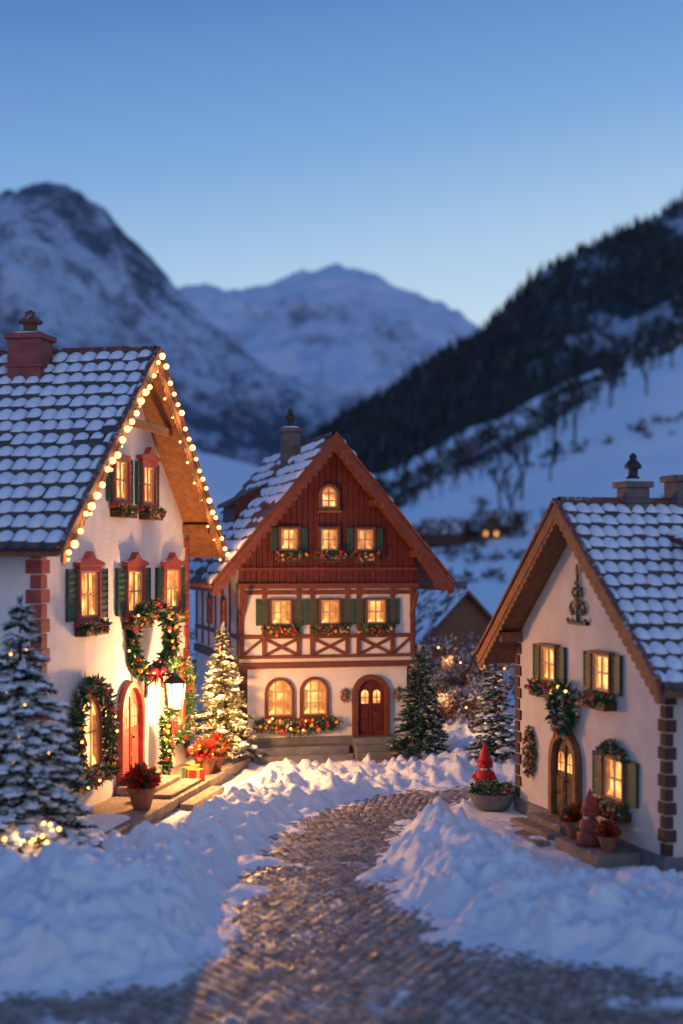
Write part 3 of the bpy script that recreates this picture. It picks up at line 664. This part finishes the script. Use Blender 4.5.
def pot(name,x,y,z,s=1,red=True):
    mb=MB(); mb.lathe((0,0,0),[(.17*s,0),(.26*s,.34*s),(.29*s,.34*s),(.29*s,.42*s),(.24*s,.42*s)],18,3,(1,1,1))
    n=420; D=rng.normal(size=(n,3)); D[:,2]=abs(D[:,2])*.8; D/=np.linalg.norm(D,axis=1)[:,None]
    C=np.array([0,0,.48*s])+D*.22*s*rng.uniform(.2,1.2,(n,1)); g=rng.uniform(.5,1.4,(n,1))
    cb=np.array([[.03,.08,.025]])*g; ct=np.array([[.05,.13,.04]])*g
    k=rng.random(n)<(.62 if red else 0); cb[k]=np.array([.30,.012,.015])*g[k]; ct[k]=np.array([.5,.02,.02])*g[k]
    mb.needles(C,D+.4*rng.normal(size=(n,3)),.22*s,.05*s,cb,ct)
    for i in range(10): 
        d=D[i]; mb.sph(C[i]+d*.15*s,.035*s,1,(.6,.35,.06))
    return mb.obj(name,['leaf','berry','bulbs','terra'],loc=(x,y,z),recalc=False)
pot('potted_poinsettia',*W('L',3.35,-1.45,.36),1.35); pot('potted_poinsettia',*W('L',9.6,-1.4,.36),1.25); pot('potted_poinsettia',*W('L',10.4,-1.5,.36),1.0)
pot('potted_poinsettia',*W('L',11.5,-1.3,.36),1.1)
pot('potted_poinsettia',*W('R',5.3,-.75,.34),.95); pot('potted_poinsettia',*W('R',6.9,-.7,.34),.8)
def gift(x,y,z,s,c1,rz):
    mb=MB(); mb.box(-s,s,-s,s,0,s*1.5,0,c1); mb.box(-s-.01,s+.01,-.05,.05,-.0,s*1.5+.01,0,(.6,.4,.1)); mb.box(-.05,.05,-s-.01,s+.01,0,s*1.5+.012,0,(.6,.4,.1))
    bow(mb,(0,0,s*1.5+.1),s*.7,0,(.6,.35,.08)); mb.obj('gift_box',['cloth'],loc=(x,y,z),rz=rz,bevel=.01)
gift(*W('L',8.2,-1.5,.36),.22,(.45,.03,.03),.5); gift(*W('L',8.75,-1.2,.36),.2,(.06,.2,.08),1.2); gift(*W('L',4.5,-1.0,.36),.18,(.45,.2,.05),.2)
def gnome(name,x,y,z,s,rz,robe=(.45,.02,.02),hat=(.5,.02,.025)):
    mb=MB(); sk=(.55,.30,.2)
    mb.lathe((0,0,0),[(.28*s,0),(.33*s,.05*s),(.31*s,.3*s),(.25*s,.55*s),(.18*s,.68*s),(.08*s,.74*s)],20,0,robe,.03)
    mb.sph((0,-.01,.80*s),.15*s,0,sk,True); mb.sph((0,-.16*s,.79*s),.035*s,0,(.6,.25,.18))
    for q in (-1,1): mb.sph((q*.05*s,-.145*s,.84*s),.016*s,0,(.02,.02,.02)); mb.sph((q*.14*s,0,.80*s),.03*s,0,sk)
    mb.sph((0,-.11*s,.68*s),.10*s,0,(.6,.56,.5),True,sc=(1,.6,1.1))
    mb.lathe((0,.03*s,.74*s),[(.21*s,0),(.22*s,.10*s),(.20*s,.18*s)],18,0,hat,.04)
    mb.lathe((0,.02*s,.88*s),[(.22*s,0),(.18*s,.13*s),(.11*s,.32*s),(.05*s,.47*s),(.01*s,.56*s)],16,0,hat,.04)
    for q in (-1,1):
        mb.tube([(q*.20*s,0,.60*s),(q*.31*s,-.08*s,.45*s),(q*.18*s,-.26*s,.40*s)],[.08*s,.07*s,.055*s],8,0,robe); mb.sph((q*.15*s,-.28*s,.40*s),.05*s,0,(.12,.06,.03))
        mb.sph((q*.11*s,-.20*s,.04*s),.09*s,0,(.04,.025,.02),True,sc=(.9,1.4,.7))
    return mb.obj(name,['cloth'],loc=(x,y,z),rz=rz,smooth=True)
gnome('santa_figurine',4.05,40.2,.30,1.0,-.3)
gnome('gnome_figurine',*W('R',6.15,-.8,.34),.9,FR['R'][1]+.3,(.24,.06,.045),(.30,.05,.04))
px,py=4.15,39.1; mb=MB(); z=.0
mb.lathe((0,0,0),[(.46,0),(.60,.25),(.68,.38),(.70,.42),(.62,.42)],20,3); garland(mb,circ(0,0,0,.4,.4),.2,10,1,True)
for i in range(3): garland(mb,[(.48*math.cos(a),.48*math.sin(a),.46) for a in [k*.5 for k in range(13)]],.2,520,8,br=.05,snow=.3)
mb.obj('stone_planter',['leaf','berry','bulbs','plinth'],loc=(px,py,z+.1),recalc=False)
# ================================================================== distant cabins
M['ridgesnow']=mk('snowy_cabin_roof',(.13,.06,.045),.7,.3,.6,dust=.72)
M['farmroof']=mk('farm_roof',(.09,.055,.05),.7,.3,.6,dust=.45)
def cabin(name,x,y,w_,d_,hw,hr,rz,lit=True,mat='wood_dk',roof='ridgesnow'):
    z=h1(x,y); e=empty(name,(x,y,z-.3),rz)
    a=MB(); a.prism([(-w_/2,0),(w_/2,0),(w_/2,hw),(0,hr-.15),(-w_/2,hw)],0,d_); a.obj('walls',[mat],e)
    sl=(hr-hw)/(w_/2); r=MB(); o=.5
    r.prism([(0,hr+.1),(-w_/2-o,hw-o*sl+.1),(-w_/2-o,hw-o*sl-.1),(0,hr-.1),(w_/2+o,hw-o*sl-.1),(w_/2+o,hw-o*sl+.1)],-o,d_+o); r.obj('roof',[roof],e)
    if lit:
        p=MB()
        for q in (-1,1): p.box(q*w_*.22-.3,q*w_*.22+.3,-.05,-.01,hw*.4,hw*.4+.7)
        p.obj('windows',['pane'],e)
    b=MB(); b.box(w_*.18,w_*.18+.5,d_*.4,d_*.4+.5,hw,hr+.5); b.obj('chimney',['chimg'],e)
cabin('wooden_cabin',6.3,73,4.4,5.5,3.0,5.2,math.radians(22),True,'wood','ridgesnow')
for x,y,w_,rz in ((13,236,5.2,.9),(17,240,4.6,.4),(20.5,236,5.6,1.2),(25,238,4.4,.3),(30,246,4.6,1.0),(10,246,4.2,.2)): cabin('farmhouse',x,y,w_,7,2.2,4.4,rz,x in (17,25),'wood_dk','farmroof')
# ================================================================== mountains
def mount_mat(name,rock,snow,bias,s1,wd=.13):  # rock and snow colours are tinted blue in place of distance haze
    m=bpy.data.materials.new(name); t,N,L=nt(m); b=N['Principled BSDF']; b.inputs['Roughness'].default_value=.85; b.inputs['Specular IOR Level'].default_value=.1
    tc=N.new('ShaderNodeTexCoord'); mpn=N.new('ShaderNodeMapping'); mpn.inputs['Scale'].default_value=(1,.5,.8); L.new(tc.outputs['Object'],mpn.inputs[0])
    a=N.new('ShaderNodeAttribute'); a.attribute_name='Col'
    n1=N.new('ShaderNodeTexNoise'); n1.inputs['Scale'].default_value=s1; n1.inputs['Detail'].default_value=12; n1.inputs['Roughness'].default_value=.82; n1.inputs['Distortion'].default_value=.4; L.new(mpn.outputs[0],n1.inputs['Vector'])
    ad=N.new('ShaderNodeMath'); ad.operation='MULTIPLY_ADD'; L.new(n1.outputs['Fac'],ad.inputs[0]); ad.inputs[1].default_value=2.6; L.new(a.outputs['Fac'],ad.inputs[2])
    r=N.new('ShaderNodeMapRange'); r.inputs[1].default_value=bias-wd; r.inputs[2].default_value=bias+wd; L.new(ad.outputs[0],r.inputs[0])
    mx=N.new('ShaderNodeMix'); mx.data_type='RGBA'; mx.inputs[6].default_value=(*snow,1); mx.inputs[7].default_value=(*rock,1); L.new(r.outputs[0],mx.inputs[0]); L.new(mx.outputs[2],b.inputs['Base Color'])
    return m
def mountain(name,prof,yr,yf,yb,xr,amp,ns,res,mat,rockfun,pw=1.0,ext=0):
    px=np.array([p[0] for p in prof],float); pz=np.array([p[1] for p in prof],float)
    k=yr/1422.; xw=(px-341.5)*k; zw=6.9+(560-pz)*k
    xs=np.arange(xr[0],xr[1],res); ys=np.concatenate([np.arange(yf,yr,res*1.2),np.arange(yr,yb,res*2)])
    X,Y=np.meshgrid(xs,ys); Rz=np.interp(X,xw,zw)
    for s_ in (-3,-2,-1,1,2,3): Rz=Rz+np.interp(X+s_*yr*.006,xw,zw)
    Rz/=7
    t=np.clip((Y-yf)/(yr-yf),0,1); tb=np.clip((Y-yr)/(yb-yr),0,1)
    f=(t**pw)*(1-tb**1.5)
    n=(ridged(X/ns+.3*Y/ns,Y/ns*.8,7,3,.60)-.62)
    Z=Rz*f+n*amp*np.minimum(1,4*f)*(1-.90*sm(.70,1,t)*(1-tb)) +(fbm(X/ns*6,Y/ns*6,4,9,.6)-.5)*amp*.30
    gx=np.gradient(Z,axis=1)/res; gy=np.gradient(Z,axis=0)/(res*1.2); st=np.hypot(gx,gy)
    col=rockfun(X,Y,Z,st,n)
    return gridobj(name,X,Y,Z,[mat],True,np.clip(col,0,2))
mm=mount_mat('hazy_rocky_snow_mountain',(.075,.10,.15),(.44,.53,.68),1.62,.05,.22)  # haze put into the colours: bluish, with softened rock and snow contrast
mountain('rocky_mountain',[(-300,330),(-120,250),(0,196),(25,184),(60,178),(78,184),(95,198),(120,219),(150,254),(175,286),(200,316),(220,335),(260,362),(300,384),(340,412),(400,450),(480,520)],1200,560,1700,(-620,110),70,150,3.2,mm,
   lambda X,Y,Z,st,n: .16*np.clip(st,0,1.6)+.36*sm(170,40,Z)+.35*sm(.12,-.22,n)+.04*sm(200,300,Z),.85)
mm2=mount_mat('hazy_snow_mountain',(.16,.20,.29),(.50,.60,.76),1.95,.014,.22)  # paler bluish rock and snow, haze of the far range painted in
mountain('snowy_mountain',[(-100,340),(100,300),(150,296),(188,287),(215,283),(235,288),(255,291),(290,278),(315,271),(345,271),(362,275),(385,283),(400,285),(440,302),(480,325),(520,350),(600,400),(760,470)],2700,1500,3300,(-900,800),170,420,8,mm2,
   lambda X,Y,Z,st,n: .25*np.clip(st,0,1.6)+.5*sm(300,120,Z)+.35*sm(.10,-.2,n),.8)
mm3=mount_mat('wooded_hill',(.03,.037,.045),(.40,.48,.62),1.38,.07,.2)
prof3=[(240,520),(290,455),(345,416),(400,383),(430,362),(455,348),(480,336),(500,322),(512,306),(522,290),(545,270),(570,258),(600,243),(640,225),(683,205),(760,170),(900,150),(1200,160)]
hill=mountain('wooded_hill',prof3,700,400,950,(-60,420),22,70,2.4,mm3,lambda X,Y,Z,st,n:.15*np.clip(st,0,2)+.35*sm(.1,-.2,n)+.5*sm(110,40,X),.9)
hv=hill.data.vertices; co=np.empty(len(hv)*3); hv.foreach_get('co',co); co=co.reshape(-1,3)
mb=MB()
def conifer(mb,x,y,z,h,r,g):
    vs=[];fs=[]
    n=5; a0=R.random()*6
    for (zz,rr) in ((.1,1),(.4,.72)):
        o=len(vs)
        for i in range(n): vs.append((x+r*rr*math.cos(a0+i*2*pi/n)*R.uniform(.75,1.2),y+r*rr*math.sin(a0+i*2*pi/n),z+h*zz*R.uniform(.85,1.1)))
        vs.append((x,y,z+h*(zz+.55 if zz<.3 else 1)))
        for i in range(n): fs.append((o+i,o+(i+1)%n,o+n))
    mb.add(vs,fs,0,g)
q=co[(co[:,0]<290)&(co[:,1]<715)&(co[:,0]>-50)]
gz=H(q[:,0],q[:,1]); q=q[q[:,2]>gz-1]
q=q[rng.permutation(len(q))]
dn=vn(q[:,0]*.045,q[:,1]*.03,5)*.45+vn(q[:,0]*.16,q[:,1]*.1,8)*.55
thr=.50+.50*np.clip((115-q[:,0])/60,0,1)+.3*(q[:,1]>685)
ok=dn<thr; q=q[ok]
for j in range(min(16000,len(q))):
    x,y,z=q[j]; x+=R.uniform(-1.2,1.2); y+=R.uniform(-1.2,1.2)
    hh=R.uniform(2.8,6.5)*(1.4 if R.random()<.12 else 1); g=R.uniform(.5,1.3)*(1.9 if R.random()<.2 else 1)
    conifer(mb,x,y,z-.6,hh,hh*R.uniform(.13,.22),(.026*g,.034*g,.036*g))
mb.obj('distant_forest',['leaf'],recalc=False)
def bare(mb,p,h,rr):
    def br(a,d,l,r,lev):
        b=a+d*l; mb.tube([a,b],[r,r*.65],4 if lev<2 else 3,0,(.04,.035,.035))
        if lev<4:
            for i in range(4 if lev==3 else 3):
                nd=(d+Vector((rr.uniform(-1,1),rr.uniform(-1,1),rr.uniform(-.2,.7)))*.62).normalized(); br(a+d*l*rr.uniform(.55,1),nd,l*rr.uniform(.58,.8),r*.62,lev+1)
    br(Vector(p),Vector((rr.uniform(-.08,.08),rr.uniform(-.08,.08),1)).normalized(),h*.34,h*.026,0)
mb=MB(); rr=random.Random(5)
spots=[(48,320,22),(54,330,18),(36,285,17),(31,278,14),(68,360,17),(30,252,12),(24,250,10),(86,370,15),(75,350,14),(92,365,14),(44,300,12)]
for i in range(95): spots.append((rr.uniform(14,170),rr.uniform(370,490),rr.uniform(8,15)))
for i in range(26): spots.append((14+i*2.4+rr.uniform(-1,1),330+rr.uniform(-6,6)+i*2,rr.uniform(6,11)))
for i in range(22): spots.append((9+i*1.5+rr.uniform(-1,1),246+rr.uniform(-8,8),rr.uniform(3,6.5)))
for x,y,hh in spots: bare(mb,(x,y,h1(x,y)-.3),hh,rr)
mb.obj('distant_bare_trees',['leaf'],recalc=False)
mb=MB()
def hedge(x0,y0,x1,y1,n,sz):
    for i in range(n):
        f=rr.random()**1.2; x=x0+(x1-x0)*f+rr.uniform(-2.5,2.5); y=y0+(y1-y0)*f+rr.gauss(0,6); z=h1(x,y); s_=sz*rr.uniform(.4,1.3)
        k=16; D=rng.normal(size=(k,3)); D[:,2]=abs(D[:,2]); C=np.array([x,y,z])+D*.25*s_; cb=np.tile([.045,.045,.045],(k,1)); ct=cb*1.6
        if rr.random()<.5: ct[:8]=[.5,.56,.65]
        mb.needles(C,D,s_*.8,s_*.14,cb,ct)
hedge(10,165,40,180,30,1.0); hedge(22,240,90,270,50,1.3); hedge(8,205,34,212,36,1.1); hedge(40,330,130,310,50,1.6); hedge(60,440,170,440,160,2.6); hedge(10,390,70,410,160,2.6); hedge(-20,420,50,430,160,3.2)
mb.obj('distant_hedgerows',['leaf'],recalc=False)
# ================================================================== world and lights
wd=bpy.data.worlds.new('World'); scene.world=wd; wd.use_nodes=True; N=wd.node_tree.nodes; L=wd.node_tree.links
bg=N['Background']; out=N['World Output']
sky=N.new('ShaderNodeTexSky'); sky.sky_type='NISHITA'; sky.sun_disc=False; sky.sun_elevation=math.radians(3); sky.sun_rotation=math.radians(160)
bg2=N.new('ShaderNodeBackground'); L.new(sky.outputs[0],bg2.inputs[0]); bg2.inputs[1].default_value=.03
tc=N.new('ShaderNodeTexCoord'); sp=N.new('ShaderNodeSeparateXYZ'); L.new(tc.outputs['Generated'],sp.inputs[0])
ma=N.new('ShaderNodeMath'); ma.operation='MULTIPLY_ADD'; L.new(sp.outputs[0],ma.inputs[0]); ma.inputs[1].default_value=-.14; L.new(sp.outputs[2],ma.inputs[2])
cr=N.new('ShaderNodeValToRGB'); L.new(ma.outputs[0],cr.inputs[0]); e=cr.color_ramp.elements
e[0].position=.0; e[0].color=(.40,.58,.84,1); e[1].position=1; e[1].color=(.042,.13,.42,1)
for p,c in ((.14,(.60,.77,.94)),(.20,(.43,.64,.90)),(.28,(.20,.41,.78)),(.38,(.082,.225,.60))):
    q_=e.new(p); q_.color=(*c,1)
L.new(cr.outputs[0],bg.inputs[0]); bg.inputs[1].default_value=.84
ad=N.new('ShaderNodeAddShader'); L.new(bg.outputs[0],ad.inputs[0]); L.new(bg2.outputs[0],ad.inputs[1]); L.new(ad.outputs[0],out.inputs[0])
sn=bpy.data.lights.new('sun','SUN'); sn.energy=.15; sn.angle=math.radians(25); sn.color=(1,.84,.76)
so=bpy.data.objects.new('sun',sn); scene.collection.objects.link(so); so.rotation_euler=(math.radians(66),0,math.radians(-12))
scene.view_settings.view_transform='Standard'; scene.view_settings.look='None'; scene.view_settings.exposure=0
cam=bpy.data.cameras.new('camera'); co_=bpy.data.objects.new('camera',cam); scene.collection.objects.link(co_); scene.camera=co_
co_.location=(0,0,6.9); co_.rotation_euler=(pi/2,0,0); cam.sensor_fit='VERTICAL'; cam.sensor_height=36; cam.sensor_width=24; cam.lens=50; cam.shift_y=48/1024
cam.clip_start=.5; cam.clip_end=9000; cam.dof.use_dof=True; cam.dof.focus_distance=42; cam.dof.aperture_fstop=.22
